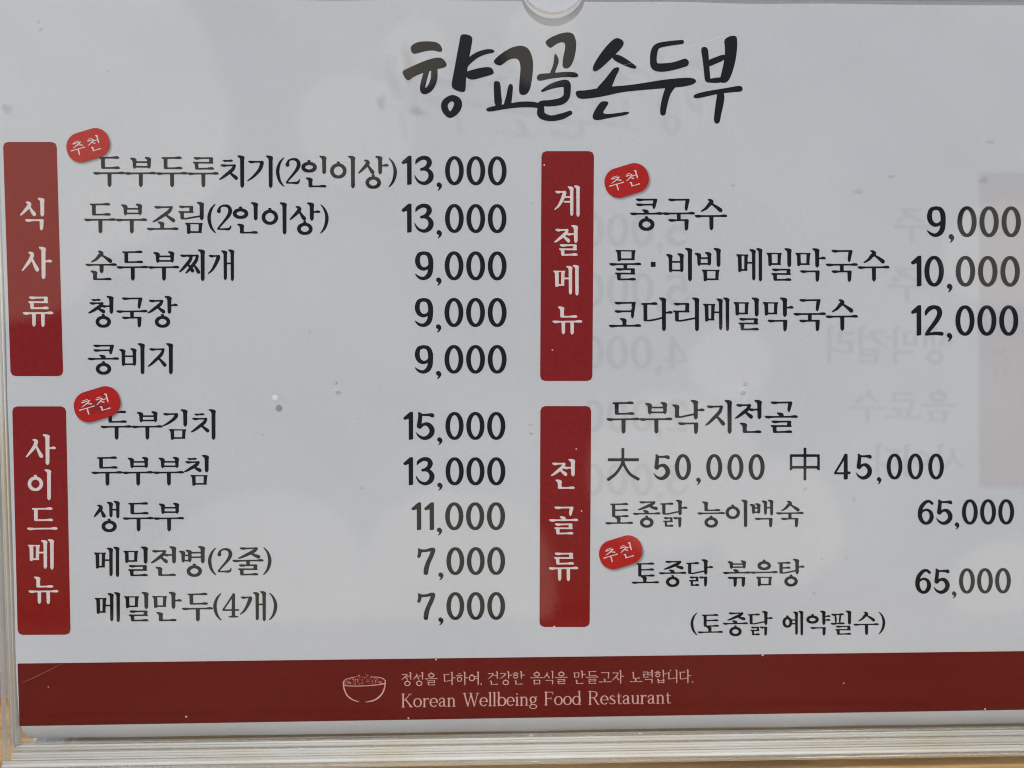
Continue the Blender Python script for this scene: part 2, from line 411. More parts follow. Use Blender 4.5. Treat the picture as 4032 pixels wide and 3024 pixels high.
DIG = {
 '0': ([('t', np.array([(32+24*np.cos(a), 50+44.7*np.sin(a), 5.3+2.9*abs(np.cos(a))) for a in np.linspace(0, 2*np.pi, 29)]))], 64),
 '1': ([PG((0, 22), (6, 16), (24, 0), (33, -.5), (35, 2), (35.5, 96), (32, 98.5), (20, 100), (19.5, 24), (9, 28), (4, 28))], 35.5),
 '3': ([T((4, 27, 1.5), (11, 15, 6), (27, 6.5, 6.5), (44, 9, 7.5), (51, 22, 9), (45, 36, 7.5), (33, 43.5, 5.5), (24, 46, 5)),
        T((33, 44.5, 5), (48, 50, 6.5), (57, 66, 9), (52, 83, 8.5), (35, 94, 6), (16, 89, 4.6), (5, 76, 2.8), (0.5, 66, 1))], 66),
 '5': ([PG((8, 0), (12, 0), (18, 4), (24, 7), (22, 20), (20, 50), (22, 56), (14, 61), (5, 57), (3, 50), (6, 30), (8, 15)),
        PG((20, 7), (35, 6.5), (58, 4), (64, 8), (65, 17), (60, 20), (45, 15), (22, 14)),
        T((16, 52, 5), (30, 43.5, 5.3), (45, 46, 7.6), (56, 61, 9), (55, 77, 9), (43, 90, 7.8), (27, 94, 6), (12, 87, 4.2), (4, 78, 2.2), (0.5, 73, .8))], 65),
 '7': ([PG((3, 1), (10, 6), (20, 8), (18, 14), (15, 22), (13, 32), (8, 38), (1, 37), (0, 33), (3, 20)),
        T((12, 13, 5), (32, 12, 4.8), (50, 8, 6.2), (57, 9.5, 8)), T((57.5, 12, 7.6), (51, 30, 7.8), (39, 56, 8), (33, 76, 8.8), (31, 91.5, 8.4))], 66),
 '9': ([T((30, 5.8, 5.6), (14, 12, 7), (8.3, 33, 8.4), (14, 52, 7.6), (28, 61, 6), (42, 57, 5), (51, 46, 4.5)),
        T((30, 5.8, 5.6), (45, 11, 7.2), (53, 29, 8.5), (53.5, 55, 8.5), (51, 73, 8.6), (44, 86, 8), (30, 94, 6), (15, 91, 4.8), (5, 83, 2.6), (0.5, 78, .8))], 62),
 '2': ([T((5, 32, 2.5), (9, 20, 6.5), (20, 9.5, 7.5), (35, 6, 6.2), (48, 12, 8), (52, 27, 8.6), (44, 46, 8), (28, 68, 7), (12, 88, 5.8), (6, 96, 3.8)),
        T((6, 96, 3.8), (20, 94, 4.5), (40, 92, 5.6), (59, 93.5, 6.5))], 66),
 '4': ([PG((44, 0), (50, .5), (56, 2.5), (57, 98), (48, 100.5), (40, 99), (41, 8)), T((46, 7, 5), (31, 34, 4.4), (13, 62, 4.4), (5, 75, 4.4)), L((5, 76, 4.2), (45, 76, 3.8), (63, 74, 5.6))], 69),
 '6': ([T((58, 16, 5.6), (46, 7.5, 5.3), (30, 12, 7), (14, 31, 8.4), (9, 52, 9), (10.5, 72, 8.6), (20, 88, 7), (34, 94.2, 5.6), (48, 87, 7.6), (56, 70, 8.6), (52, 51, 7), (38, 41, 5), (22, 45, 4.4), (12, 57, 3.6))], 65),
 ',': ([T((8.8, 99, 8.4), (13.5, 103, 5.5), (11, 112, 3), (5, 118, 1.2))], 20),
}
# the smaller numerals with serifs used inside the dish names
NAM = {
 '2': ([T((8, 28, 6.5), (9, 22, 4.5), (13, 15, 3), (24, 11, 3.2), (38, 14, 5), (44, 26, 6.2), (40, 40, 5.6), (28, 56, 4), (12, 74, 3), (5, 83, 2.6)), T((5, 84, 2.4), (22, 84, 2.6), (38, 84, 4.0), (44, 80, 3), (46, 74, 1.8))], 48),
 '4': ([PG((34, 6), (42, 8), (42, 84), (31, 84), (31, 18)), L((37, 9, 2.8), (20, 36, 2.8), (4, 60, 2.8)), L((3, 62, 2.6), (53, 62, 2.6)), L((22, 84, 2), (51, 84, 2)), L((28, 84, 2.8), (45, 84, 2.8))], 54),
 '(': ([T((26, 7, 1.5), (15, 20, 3.6), (8, 38, 5.2), (7, 55, 5.6), (12, 75, 4.6), (20, 88, 3), (27, 95, 1.5))], 27),
 ')': ([T((1, 7, 1.5), (12, 20, 3.6), (19, 38, 5.2), (20, 55, 5.6), (15, 75, 4.6), (7, 88, 3), (0, 95, 1.5))], 28),
 '·': ([PG((0, 42), (15.5, 42), (15.5, 57), (0, 57))], 15.5),
 '.': ([L((6, 91, 5), (6.2, 91, 5))], 11),
 ',': ([L((6, 90, 4.6), (5, 98, 2.4))], 11),
}
HAN = {
 '大': ([PG((44, 0), (53, 0), (53, 32), (53, 44), (44, 44)), PG((2, 31), (98, 31), (98, 40), (2, 40)), T((48.5, 40, 4.4), (42, 56, 4.2), (26, 78, 4.4), (4, 95, 4.8)), T((48.5, 40, 4.4), (56, 58, 4.2), (72, 80, 4.4), (96, 94, 4.8))], 100),
 '中': ([PG((46, 0), (55, 0), (55, 100), (46, 100)), PG((2, 20), (98, 20), (98, 28), (2, 28)), PG((2, 56), (98, 56), (98, 64), (2, 64)), PG((2, 20), (10, 20), (10, 69), (2, 69)), PG((90, 20), (98, 20), (98, 69), (90, 69))], 100),
}
# light serif roman for the footer, cap height 100, baseline at y 100
a_, b_ = 3.2, 5.2
def vs(x, y0, y1, s=True, e=True, w=b_):
    o = [L((x, y0, w), (x, y1-2, w))]
    if s: o.append(L((x-11, y0, 1.8), (x+(11 if s != 'l' else 2), y0, 1.8)))
    if e: o.append(L((x-11, y1-2, 1.8), (x+11, y1-2, 1.8)))
    return o
def bowl(cx, cy, rx, ry, a0=0, a1=360, thin=2.6, thick=5.2):
    a = np.radians(np.linspace(a0, a1, 21))
    return ('t', np.stack([cx+rx*np.cos(a), cy+ry*np.sin(a), thin+(thick-thin)*np.abs(np.cos(a))**1.3], 1))
ROM = {
 'K': (vs(14, 2, 100)+[L((62, 3, 2.2), (17, 55, 2.6)), L((31, 42, 4), (68, 97, 5)), L((50, 3, 1.8), (72, 3, 1.8)), L((56, 98, 1.8), (80, 98, 1.8))], 80),
 'W': ([L((12, 3, 4.6), (36, 97, 4.6)), L((36, 97, 2.4), (57, 12, 2.4)), L((55, 3, 4.6), (80, 97, 4.6)), L((80, 97, 2.4), (102, 3, 2.4)), L((2, 3, 1.8), (24, 3, 1.8)), L((46, 3, 1.8), (66, 3, 1.8)), L((92, 3, 1.8), (112, 3, 1.8))], 112),
 'F': (vs(14, 2, 100)+[L((14, 3, 2.2), (60, 3, 2.2), (61, 22, 1.8)), L((14, 49, 2.2), (48, 49, 2.2)), L((48, 40, 1.6), (48, 58, 1.6))], 66),
 'R': (vs(14, 2, 100)+[T((14, 3, 2.4), (42, 3, 2.8), (58, 15, 4.6), (57, 34, 4.6), (42, 48, 2.8), (14, 49, 2.4)), L((40, 49, 4), (66, 97, 4.8)), L((62, 98, 1.8), (78, 98, 1.8))], 80),
 'o': ([bowl(29, 67, 24, 31)], 58),
 'e': ([bowl(28, 67, 23, 31, 50, 358), L((7, 66, 1.7), (50, 66, 1.7))], 56),
 'r': (vs(14, 38, 100, 'l')+[T((15, 56, 2.2), (24, 42, 3), (36, 37, 3.6), (41, 42, 4.4))], 46),
 'a': ([T((8, 50, 4.2), (14, 39, 2.8), (28, 35.5, 2.8), (38, 44, 4.6), (39, 60, 5), (39, 88, 5), (45, 97, 2.6), (53, 94, 2)), T((38, 60, 2.4), (20, 66, 3), (8, 78, 4.6), (12, 93, 4.2), (24, 97, 2.8), (38, 87, 2.2))], 54),
 'n': (vs(14, 38, 100, 'l')+[T((15, 52, 2.2), (26, 39, 3), (38, 37, 3.2), (47, 48, 5), (48, 62, 5), (48, 96, 5)), L((38, 98, 1.8), (59, 98, 1.8))], 62),
 'u': ([T((14, 38, 5), (14, 78, 5), (20, 94, 3.4), (32, 97, 2.8), (46, 86, 2.2)), L((48, 38, 5), (48, 97, 5)), L((4, 37, 1.8), (15, 37, 1.8)), L((38, 37, 1.8), (49, 37, 1.8)), L((48, 98, 1.8), (58, 98, 1.8))], 60),
 'l': (vs(13, 0, 100, 'l'), 26),
 'i': (vs(13, 38, 100, 'l')+[L((13, 14, 5.4), (13.1, 14, 5.4))], 26),
 'b': ([L((13, 0, 5), (13, 97, 5)), L((2, 0, 1.8), (15, 0, 1.8)), bowl(34, 67, 24, 31, 0, 360)], 62),
 'd': ([L((49, 0, 5), (49, 97, 5)), L((38, 0, 1.8), (50, 0, 1.8)), L((49, 98, 1.8), (60, 98, 1.8)), bowl(29, 67, 24, 31, 0, 360)], 62),
 'g': ([bowl(27, 57, 18, 21), bowl(28, 108, 23, 15, 0, 360, 2.4, 3.6), T((18, 78, 2.2), (12, 86, 2.6), (20, 92, 3.4), (40, 94, 3)), L((38, 43, 2), (48, 36, 2.6), (53, 38, 3))], 56),
 's': ([T((37, 46, 2.2), (28, 36.5, 2.6), (14, 40, 3.6), (10, 52, 4.6), (24, 65, 5), (38, 76, 4.8), (38, 90, 3.8), (24, 97.5, 2.6), (8, 93, 2.4), (6, 86, 2))], 46),
 't': ([T((17, 20, 2.2), (17, 38, 4.4), (17, 80, 5), (21, 95, 3.6), (31, 97, 2.4), (37, 92, 1.8)), L((5, 39, 1.9), (35, 39, 1.9))], 38),
}

_cache = {}
def glyph(ch, style):
    key = (ch, style, w_.tv, w_.th)
    if key in _cache: return _cache[key]
    if style == 'digit': pr, wd = DIG[ch]; lsb, adv = 0, wd+9.5
    elif style == 'roman': pr, wd = ROM[ch]; adv = wd+3
    elif ch in HAN: pr, wd = HAN[ch]; adv = 104
    elif ch in NAM: pr, wd = NAM[ch]; adv = wd+3 if ch not in '.,' else 14
    else: pr, adv = syllable(ch)
    V, F = march(pr, 1.9)
    _cache[key] = (V, F, adv); return _cache[key]

def layout(s, style='hangul', space=36, track=0, lead=None):
    """string -> verts, faces in em units, x starting at ink 0"""
    Vs = []; Fs = []; x = 0; n = 0
    for ch in s:
        if ch == ' ': x += space; continue
        if ch == '·': x += 30
        V, F, adv = glyph(ch, style)
        P = V.copy(); P[:, 0] += x
        Vs.append(P); Fs += [tuple(i+n for i in f) for f in F]; n += len(V)
        x += adv+track
        if ch == '·': x += 30
    V = np.concatenate(Vs); V[:, 0] -= V[:, 0].min()
    return V, Fs, V[:, 0].max()
TITLE = [
 PG((88,132),(118,108),(165,98),(235,100),(268,112),(288,145),(285,162),(268,166),(245,156),(200,156),(150,168),(108,180),(92,160)),
 PG((38,285),(60,272),(130,240),(200,212),(258,198),(290,205),(315,238),(312,258),(275,268),(240,275),(150,300),(100,325),(78,345),(60,335),(42,305)),
 T((190,285,16),(172,345,17),(164,395,17),(178,412,17),(212,388,20),(234,338,21),(238,285,20)),
 PG((400,55),(440,55),(477,70),(468,130),(455,195),(440,290),(434,330),(432,410),(415,416),(385,410),(350,392),(343,370),(352,320),(365,255),(380,170),(392,110)),
 PG((455,195),(500,165),(560,147),(600,148),(613,160),(608,170),(560,178),(510,198),(470,230),(430,272),(440,220)),
 PG((430,290),(445,285),(500,268),(560,258),(595,262),(610,295),(600,305),(540,322),(470,342),(430,320)),
 T((348,452,19),(306,478,20),(303,520,21),(335,558,18),(376,520,25),(383,475,24), closed=True),
 PG((603,222),(640,185),(700,145),(740,130),(785,125),(820,140),(840,175),(853,225),(850,300),(838,380),(825,415),(800,435),(770,430),(763,405),(768,330),(775,260),(765,215),(740,203),(700,212),(665,240),(645,252),(615,240)),
 PG((606,350),(625,345),(648,352),(652,420),(662,500),(612,505),(608,430)),
 PG((697,372),(712,362),(728,372),(722,440),(715,500),(664,502),(685,440)),
 PG((556,520),(580,508),(640,495),(700,487),(760,475),(840,472),(900,485),(900,515),(820,508),(740,512),(650,525),(570,540)),
 PG((920,100),(985,62),(1050,42),(1095,45),(1112,70),(1122,110),(1115,180),(1095,240),(1075,265),(1050,270),(1033,255),(1038,200),(1050,150),(1052,112),(1035,102),(1000,112),(965,140),(950,138)),
 PG((985,170),(1000,185),(1015,220),(1000,260),(985,300),(950,312),(968,270),(980,235)),
 PG((873,320),(890,300),(960,298),(1050,288),(1110,290),(1135,305),(1130,325),(1060,320),(960,330),(890,348),(876,335)),
 T((908,408,7),(955,383,15),(1010,366,20),(1058,362,23),(1064,400,22),(1058,445,21),(1025,472,22),(960,484,20),(902,488,18),(900,520,22),(905,558,23),(960,578,18),(1030,566,19),(1082,544,14)),
 PG((1360,78),(1390,80),(1418,100),(1412,130),(1365,180),(1320,225),(1270,270),(1240,290),(1222,280),(1225,250),(1260,190),(1310,125)),
 PG((1345,190),(1375,178),(1420,200),(1490,250),(1498,262),(1482,272),(1420,250),(1350,215)),
 PG((1352,265),(1385,258),(1390,275),(1365,320),(1340,390),(1290,405),(1235,405),(1290,345),(1330,295)),
 PG((1113,420),(1125,405),(1180,405),(1260,390),(1340,380),(1450,372),(1560,355),(1680,335),(1800,325),(1850,328),(1870,345),(1855,365),(1790,382),(1700,388),(1520,403),(1400,415),(1300,440),(1180,458),(1130,455)),
 PG((1270,475),(1300,470),(1325,478),(1310,505),(1282,545),(1310,553),(1380,545),(1445,535),(1452,548),(1420,560),(1330,575),(1255,592),(1225,585),(1220,560),(1240,520)),
 T((1778,103,13),(1700,112,15),(1630,127,17),(1606,160,21),(1600,220,21),(1612,256,24),(1660,262,26),(1730,252,24),(1796,232,25)),
 PG((1685,370),(1745,376),(1708,420),(1690,480),(1680,530),(1675,558),(1655,563),(1640,550),(1645,490),(1665,410)),
 PG((1895,145),(1910,132),(1940,138),(1945,200),(1950,280),(1955,335),(1950,358),(1920,350),(1915,290),(1905,200)),
 PG((2038,90),(2070,68),(2105,62),(2122,75),(2122,140),(2112,220),(2090,300),(2062,357),(2015,357),(2012,340),(2030,270),(2045,190),(2045,130)),
 PG((1940,215),(1980,200),(2048,175),(2045,215),(1985,240),(1945,258)),
 PG((1925,340),(1960,330),(2025,320),(2035,357),(1940,358)),
 PG((1843,435),(1900,415),(2000,398),(2080,385),(2130,375),(2155,380),(2155,412),(2100,415),(2000,425),(1860,460)),
 PG((1998,415),(2045,418),(2038,490),(2020,560),(2015,600),(1997,615),(1975,600),(1980,540),(1990,470)),
]

TITLE = [(k, chaikin(P)) if k == 'p' else (k, P) for k, P in TITLE]
# ---------------------------------------------------------------- materials
def srgb(r, g, b):
    f = lambda c: (c/255/12.92) if c/255 <= .04045 else ((c/255+.055)/1.055)**2.4
    return (f(r), f(g), f(b), 1)
def mat(name):
    m = bpy.data.materials.new(name); m.use_nodes = True
    t = m.node_tree; b = t.nodes['Principled BSDF']
    return m, t, b
def noise(t, scale, detail=3, rough=.5, coord='Object', vec=None, sc=None):
    n = t.nodes.new('ShaderNodeTexNoise'); n.inputs['Scale'].default_value = scale
    n.inputs['Detail'].default_value = detail; n.inputs['Roughness'].default_value = rough
    c = t.nodes.new('ShaderNodeTexCoord'); o = c.outputs[coord]
    if sc:
        mp = t.nodes.new('ShaderNodeMapping'); mp.inputs['Scale'].default_value = sc
        t.links.new(o, mp.inputs['Vector']); o = mp.outputs['Vector']
    t.links.new(o, n.inputs['Vector']); return n
def ramp(t, src, stops):
    r = t.nodes.new('ShaderNodeValToRGB'); t.links.new(src, r.inputs['Fac'])
    e = r.color_ramp.elements
    e[0].position, e[0].color = stops[0]; e[1].position, e[1].color = stops[-1]
    for p, c in stops[1:-1]:
        n = e.new(p); n.color = c
    return r
def bump(t, b, src, strength, dist):
    n = t.nodes.new('ShaderNodeBump'); n.inputs['Strength'].default_value = strength; n.inputs['Distance'].default_value = dist
    t.links.new(src, n.inputs['Height']); t.links.new(n.outputs['Normal'], b.inputs['Normal'])
def ink(name, c1, c2, rough=.55, scale=900):
    m, t, b = mat(name)
    n = noise(t, scale, 4, .6)
    r = ramp(t, n.outputs['Fac'], [(.3, c1), (.7, c2)])
    t.links.new(r.outputs['Color'], b.inputs['Base Color'])
    b.inputs['Roughness'].default_value = rough; b.inputs['Specular IOR Level'].default_value = .12
    return m
PAPER = mat('sheet_paper')[0]
def _paper():
    t = PAPER.node_tree; b = t.nodes['Principled BSDF']
    n = noise(t, 14, 4, .55); n2 = noise(t, 700, 3, .7)
    a = t.nodes.new('ShaderNodeMath'); a.operation = 'MULTIPLY_ADD'; a.inputs[1].default_value = .35
    t.links.new(n2.outputs['Fac'], a.inputs[0]); t.links.new(n.outputs['Fac'], a.inputs[2])
    r = ramp(t, a.outputs[0], [(.38, (.582, .618, .668, 1)), (.92, (.650, .677, .720, 1))])
    t.links.new(r.outputs['Color'], b.inputs['Base Color'])
    b.inputs['Roughness'].default_value = .7; b.inputs['Specular IOR Level'].default_value = .25
    f = noise(t, 1500, 4, .65, sc=(1, .55, 1)); g = noise(t, 25, 2, .5)
    m = t.nodes.new('ShaderNodeMath'); m.operation = 'MULTIPLY_ADD'; m.inputs[1].default_value = .16
    t.links.new(f.outputs['Fac'], m.inputs[0]); t.links.new(g.outputs['Fac'], m.inputs[2])
    bump(t, b, m.outputs[0], .5, .0011)
_paper()
BLACK = ink('black_ink', srgb(12, 12, 13), srgb(20, 19, 20), .6)
RED_BAR = ink('red_ink', srgb(130, 17, 13), srgb(144, 24, 19))
RED_FOOT = ink('dark_red_ink', srgb(96, 0, 0), srgb(110, 3, 3))
RED_BADGE = ink('bright_red_ink', srgb(178, 24, 18), srgb(192, 32, 24))
WHITE = ink('unprinted_letter', srgb(222, 214, 214), srgb(236, 226, 226), .6)
PINK_DIM = ink('dim_pink_ink', srgb(176, 70, 64), srgb(196, 92, 84), .6)
PINK = ink('footer_letter', srgb(214, 170, 164), srgb(226, 184, 178), .6)

def veil(name, col, alpha, rough=.7):
    """thin print or dirt of one colour and even density"""
    m, t, b = mat(name); b.inputs['Base Color'].default_value = col; b.inputs['Roughness'].default_value = rough
    b.inputs['Specular IOR Level'].default_value = .1
    tr = t.nodes.new('ShaderNodeBsdfTransparent'); mx = t.nodes.new('ShaderNodeMixShader')
    mx.inputs[0].default_value = alpha
    t.links.new(tr.outputs[0], mx.inputs[1]); t.links.new(b.outputs[0], mx.inputs[2])
    t.links.new(mx.outputs[0], t.nodes['Material Output'].inputs['Surface'])
    return m
GHOST = veil('show_through_grey', srgb(122, 114, 104), .015)
GHOST_W = veil('show_through_pale', (.9, .88, .86, 1), .05)
GHOST_RED = veil('show_through_red', srgb(186, 136, 120), .03)
GHOST_OLIVE = veil('show_through_olive', srgb(128, 124, 96), .013)
SHADE = veil('printed_soft_edge', srgb(60, 50, 46), .13)
STAIN = veil('grey_stain', srgb(110, 108, 98), .03)
STAIN_Y = veil('yellow_stain', srgb(140, 120, 80), .025)
SCRATCH = veil('scratch_white', (.9, .9, .9, 1), .24, .4)
DUST = veil('dust_white', (.9, .9, .88, 1), .75, .5)

def clear_sheet():
    """clear acrylic face: light passes straight, the glossy surface mirrors the surroundings"""
    m, t, b = mat('clear_acrylic_face'); t.nodes.remove(b)
    tr = t.nodes.new('ShaderNodeBsdfTransparent'); tr.inputs['Color'].default_value = (.996, .998, .996, 1)
    gl = t.nodes.new('ShaderNodeBsdfGlossy'); gl.inputs['Roughness'].default_value = .02
    fr = t.nodes.new('ShaderNodeFresnel'); fr.inputs['IOR'].default_value = 1.49
    # only the outer face mirrors; the inner reflection is left out to keep the lettering dark
    ge = t.nodes.new('ShaderNodeNewGeometry'); io = t.nodes.new('ShaderNodeMath'); io.operation = 'SUBTRACT'; io.inputs[0].default_value = 1
    fm_ = t.nodes.new('ShaderNodeMath'); fm_.operation = 'MULTIPLY'
    t.links.new(ge.outputs['Backfacing'], io.inputs[1]); t.links.new(io.outputs[0], fm_.inputs[0]); t.links.new(fr.outputs[0], fm_.inputs[1])
    mx = t.nodes.new('ShaderNodeMixShader')
    n = noise(t, 9, 2, .5); bp = t.nodes.new('ShaderNodeBump'); bp.inputs['Strength'].default_value = .12; bp.inputs['Distance'].default_value = .0015
    t.links.new(n.outputs['Fac'], bp.inputs['Height']); t.links.new(bp.outputs['Normal'], gl.inputs['Normal'])
    t.links.new(fm_.outputs[0], mx.inputs[0]); t.links.new(tr.outputs[0], mx.inputs[1]); t.links.new(gl.outputs[0], mx.inputs[2])
    t.links.new(mx.outputs[0], t.nodes['Material Output'].inputs['Surface'])
    return m
CLEAR = clear_sheet()
def glass(name, rough, streak, lo=.02, hi=.42, st=.12):
    """sawn acrylic edge: clear, with a frosted share that runs in fine streaks"""
    m, t, b = mat(name)
    b.inputs['Base Color'].default_value = (.96, .975, .965, 1); b.inputs['Transmission Weight'].default_value = 1
    b.inputs['IOR'].default_value = 1.49; b.inputs['Roughness'].default_value = rough
    n = noise(t, 1.0, 5, .65, sc=streak); bump(t, b, n.outputs['Fac'], st, .0012)
    d = t.nodes.new('ShaderNodeBsdfDiffuse'); d.inputs['Color'].default_value = (.97, .955, .90, 1)
    lo_n = noise(t, 1.0, 3, .6, sc=tuple(max(18, q*.12) if q > 20 else q*3.2 for q in streak))
    tint = ramp(t, lo_n.outputs['Fac'], [(.32, (.90, .82, .64, 1)), (.44, (.95, .92, .84, 1)), (.54, (.98, .98, .96, 1))])  # tan and white patches painted in for light bent through the acrylic
    t.links.new(tint.outputs['Color'], d.inputs['Color'])
    l = t.nodes.new('ShaderNodeBsdfTranslucent'); l.inputs['Color'].default_value = (.95, .94, .88, 1)
    dl = t.nodes.new('ShaderNodeMixShader'); dl.inputs[0].default_value = .18
    t.links.new(d.outputs[0], dl.inputs[1]); t.links.new(l.outputs[0], dl.inputs[2])
    mr = t.nodes.new('ShaderNodeMapRange'); mr.inputs['From Min'].default_value = .38; mr.inputs['From Max'].default_value = .62
    mr.inputs['To Min'].default_value = lo; mr.inputs['To Max'].default_value = hi
    t.links.new(n.outputs['Fac'], mr.inputs['Value'])
    mx = t.nodes.new('ShaderNodeMixShader'); t.links.new(mr.outputs['Result'], mx.inputs[0])
    tp = t.nodes.new('ShaderNodeBsdfTransparent'); gt = t.nodes.new('ShaderNodeMixShader'); gt.inputs[0].default_value = .5
    t.links.new(b.outputs[0], gt.inputs[1]); t.links.new(tp.outputs[0], gt.inputs[2])
    t.links.new(gt.outputs[0], mx.inputs[1]); t.links.new(dl.outputs[0], mx.inputs[2])
    t.links.new(mx.outputs[0], t.nodes['Material Output'].inputs['Surface'])
    return m
EDGE_H = glass('sawn_edge_long', .12, (4, 300, 300), .30, .85)
EDGE_V = glass('sawn_edge_upright', .12, (300, 4, 300), .6, 1.0)  # white share raised to paint brightness into the dim side strips
EDGE_WHITE = glass('painted_bright_edge', .2, (6, 260, 260), .82, 1.0)  # whitened to paint the bright lines where sun gathers in the acrylic
EDGE_CLEAR = glass('clear_edge_long', .05, (5, 300, 300), .0, .22)

def wood():
    m, t, b = mat('varnished_yellow_wood')
    n = noise(t, 1.0, 6, .62, sc=(9, 95, 60)); n2 = noise(t, 1.0, 3, .5, sc=(60, 900, 400))
    a = t.nodes.new('ShaderNodeMath'); a.operation = 'MULTIPLY_ADD'; a.inputs[1].default_value = .3
    t.links.new(n2.outputs['Fac'], a.inputs[0]); t.links.new(n.outputs['Fac'], a.inputs[2])
    r = ramp(t, a.outputs[0], [(.42, srgb(150, 112, 68)), (.62, srgb(200, 162, 108)), (.85, srgb(222, 192, 142))])
    t.links.new(r.outputs['Color'], b.inputs['Base Color']); b.inputs['Roughness'].default_value = .38
    bump(t, b, a.outputs[0], .3, .0006); return m
WOOD = wood()
def concrete():
    m, t, b = mat('grey_paving')
    n = noise(t, 3, 8, .65); r = ramp(t, n.outputs['Fac'], [(.3, (.26, .26, .24, 1)), (.7, (.40, .39, .37, 1))])
    t.links.new(r.outputs['Color'], b.inputs['Base Color']); b.inputs['Roughness'].default_value = .9
    bump(t, b, n.outputs['Fac'], .5, .01); return m
GROUND = concrete()
STEEL = mat('grey_steel')[0]
STEEL.node_tree.nodes['Principled BSDF'].inputs['Base Color'].default_value = (.18, .18, .19, 1)
STEEL.node_tree.nodes['Principled BSDF'].inputs['Metallic'].default_value = .7
STEEL.node_tree.nodes['Principled BSDF'].inputs['Roughness'].default_value = .45
# ---------------------------------------------------------------- helpers
BM = BOARD @ Matrix.Scale(MM, 4)            # board millimetres -> world
def link(name, me, parent=None, m=None):
    o = bpy.data.objects.new(name, me); COL.objects.link(o)
    if m is not None and me is not None:
        me.materials.append(m)
    if parent is not None: o.parent = parent
    return o
def mesh(name, V, F, m=None, parent=None, smooth=False):
    """V in board millimetres; stored in metres in the holder's own frame"""
    me = bpy.data.meshes.new(name)
    me.from_pydata((np.asarray(V, float)*MM).tolist(), [], F); me.update()
    if smooth: me.polygons.foreach_set('use_smooth', [True]*len(me.polygons))
    return link(name, me, parent, m)
def empty(name, label, cat, mw=BOARD):
    o = bpy.data.objects.new(name, None); COL.objects.link(o); o.empty_display_size = .02
    o.matrix_world = mw; o['label'] = label; o['category'] = cat; return o
def box(x0, x1, y0, y1, z0, z1):
    V = [(x0, y0, z0), (x1, y0, z0), (x1, y1, z0), (x0, y1, z0), (x0, y0, z1), (x1, y0, z1), (x1, y1, z1), (x0, y1, z1)]
    return V, [(0, 3, 2, 1), (4, 5, 6, 7), (0, 1, 5, 4), (1, 2, 6, 5), (2, 3, 7, 6), (3, 0, 4, 7)]
def bevel(o, w, seg=2):
    md = o.modifiers.new('bevel', 'BEVEL'); md.width = w*MM; md.segments = seg; md.limit_method = 'ANGLE'
def flip(F): return [tuple(reversed(f)) for f in F]      # photo y runs down: keep normals facing out

# ---------------------------------------------------------------- table and ground
g = bpy.data.meshes.new('ground'); g.from_pydata([(-900, -900, -.75), (900, -900, -.75), (900, 900, -.75), (-900, 900, -.75)], [], [(0, 1, 2, 3)])
gr = link('ground', g, None, GROUND); gr['kind'] = 'structure'

table = bpy.data.objects.new('wooden_table', None); COL.objects.link(table); table.location = (0, 0, -.75)
table['label'] = 'varnished yellow wooden outdoor table that the menu holder stands on'; table['category'] = 'table'
BACK_EDGE = -.004
def plank(i, y0, y1):
    V, F = box(-.62, .58, y0, y1, .72, .7495-.0004*(i % 2))
    me = bpy.data.meshes.new('plank'); me.from_pydata(V, [], F); o = link('plank', me, table, WOOD)
    md = o.modifiers.new('bevel', 'BEVEL'); md.width = .002; md.segments = 2
y = BACK_EDGE
for i in range(7):
    plank(i, y-.108, y); y -= .112
for sx in (-.55, .51):
    for sy in (BACK_EDGE-.04, y+.06):
        V, F = box(sx-.025, sx+.025, sy-.025, sy+.025, 0, .72)
        me = bpy.data.meshes.new('leg'); me.from_pydata(V, [], F); link('leg', me, table, STEEL)

# ---------------------------------------------------------------- printed sheet
sheet = empty('menu_sheet', 'white printed menu sheet with black lettering and red bars inside the clear holder', 'menu')
XL = px(30, 1500)[0]-.2; YB = px(2016, 2893)[1]-1.0
A4W, A4H = 297.0, 210.0
XR = XL+A4W; YT = px(3950, 3)[1]-.3; A4H = YT-YB
nx, ny = 120, 110
V = []; F = []
for j in range(ny+1):
    for i in range(nx+1):
        x = XL+A4W*i/nx; yv = YB+A4H*j/ny; V.append((x, yv, float(bow(x, yv))))
for j in range(ny):
    for i in range(nx):
        a = j*(nx+1)+i; F.append((a, a+1, a+nx+2, a+nx+1))
b0 = len(V); V += [(x, yv, z-.12) for x, yv, z in V]; F += [tuple(b0+q for q in reversed(f)) for f in list(F)]
mesh('paper', V, F, PAPER, sheet, True)

Z_GHOST, Z_RED, Z_SH, Z_INK, Z_BADGE, Z_WHITE = .012, .030, .078, .055, .11, .145
def flatmesh(name, P, F, m, z, parent=sheet, label=None):
    """P photo pixels"""
    o = mesh(name, pxa(P, z, True), flip(F), m, parent)
    if label: o['label'] = label
    return o

def text(s, x0, x1, yt, yb, rise=0.0, m=BLACK, name='dish_name', style='hangul', tv=11, th=1.9, z=Z_INK, parent=sheet,
         label=None, space=36, track=0, mirror=False):
    w_.tv, w_.th = tv, th; w_.bg = th*1.75
    V, F, wd = layout(s, style, space, track)
    u = V[:, 0]/wd
    if mirror: u = 1-u; F = flip(F)
    P = np.stack([x0+(x1-x0)*u, yt+(yb-yt)*V[:, 1]/100+rise*u], 1)
    w_.tv, w_.th, w_.bg = 11.0, 1.9, 3.4
    return flatmesh(name, P, F, m, z, parent, label)

# title, brush calligraphy
V, F = march(TITLE, 5.0)
P = np.stack([1560+V[:, 0]*1400/2212, 100+V[:, 1]*420/664], 1)
flatmesh('title_lettering', P, F, BLACK, Z_INK, label='restaurant name 향교골손두부 in bold black brush writing')

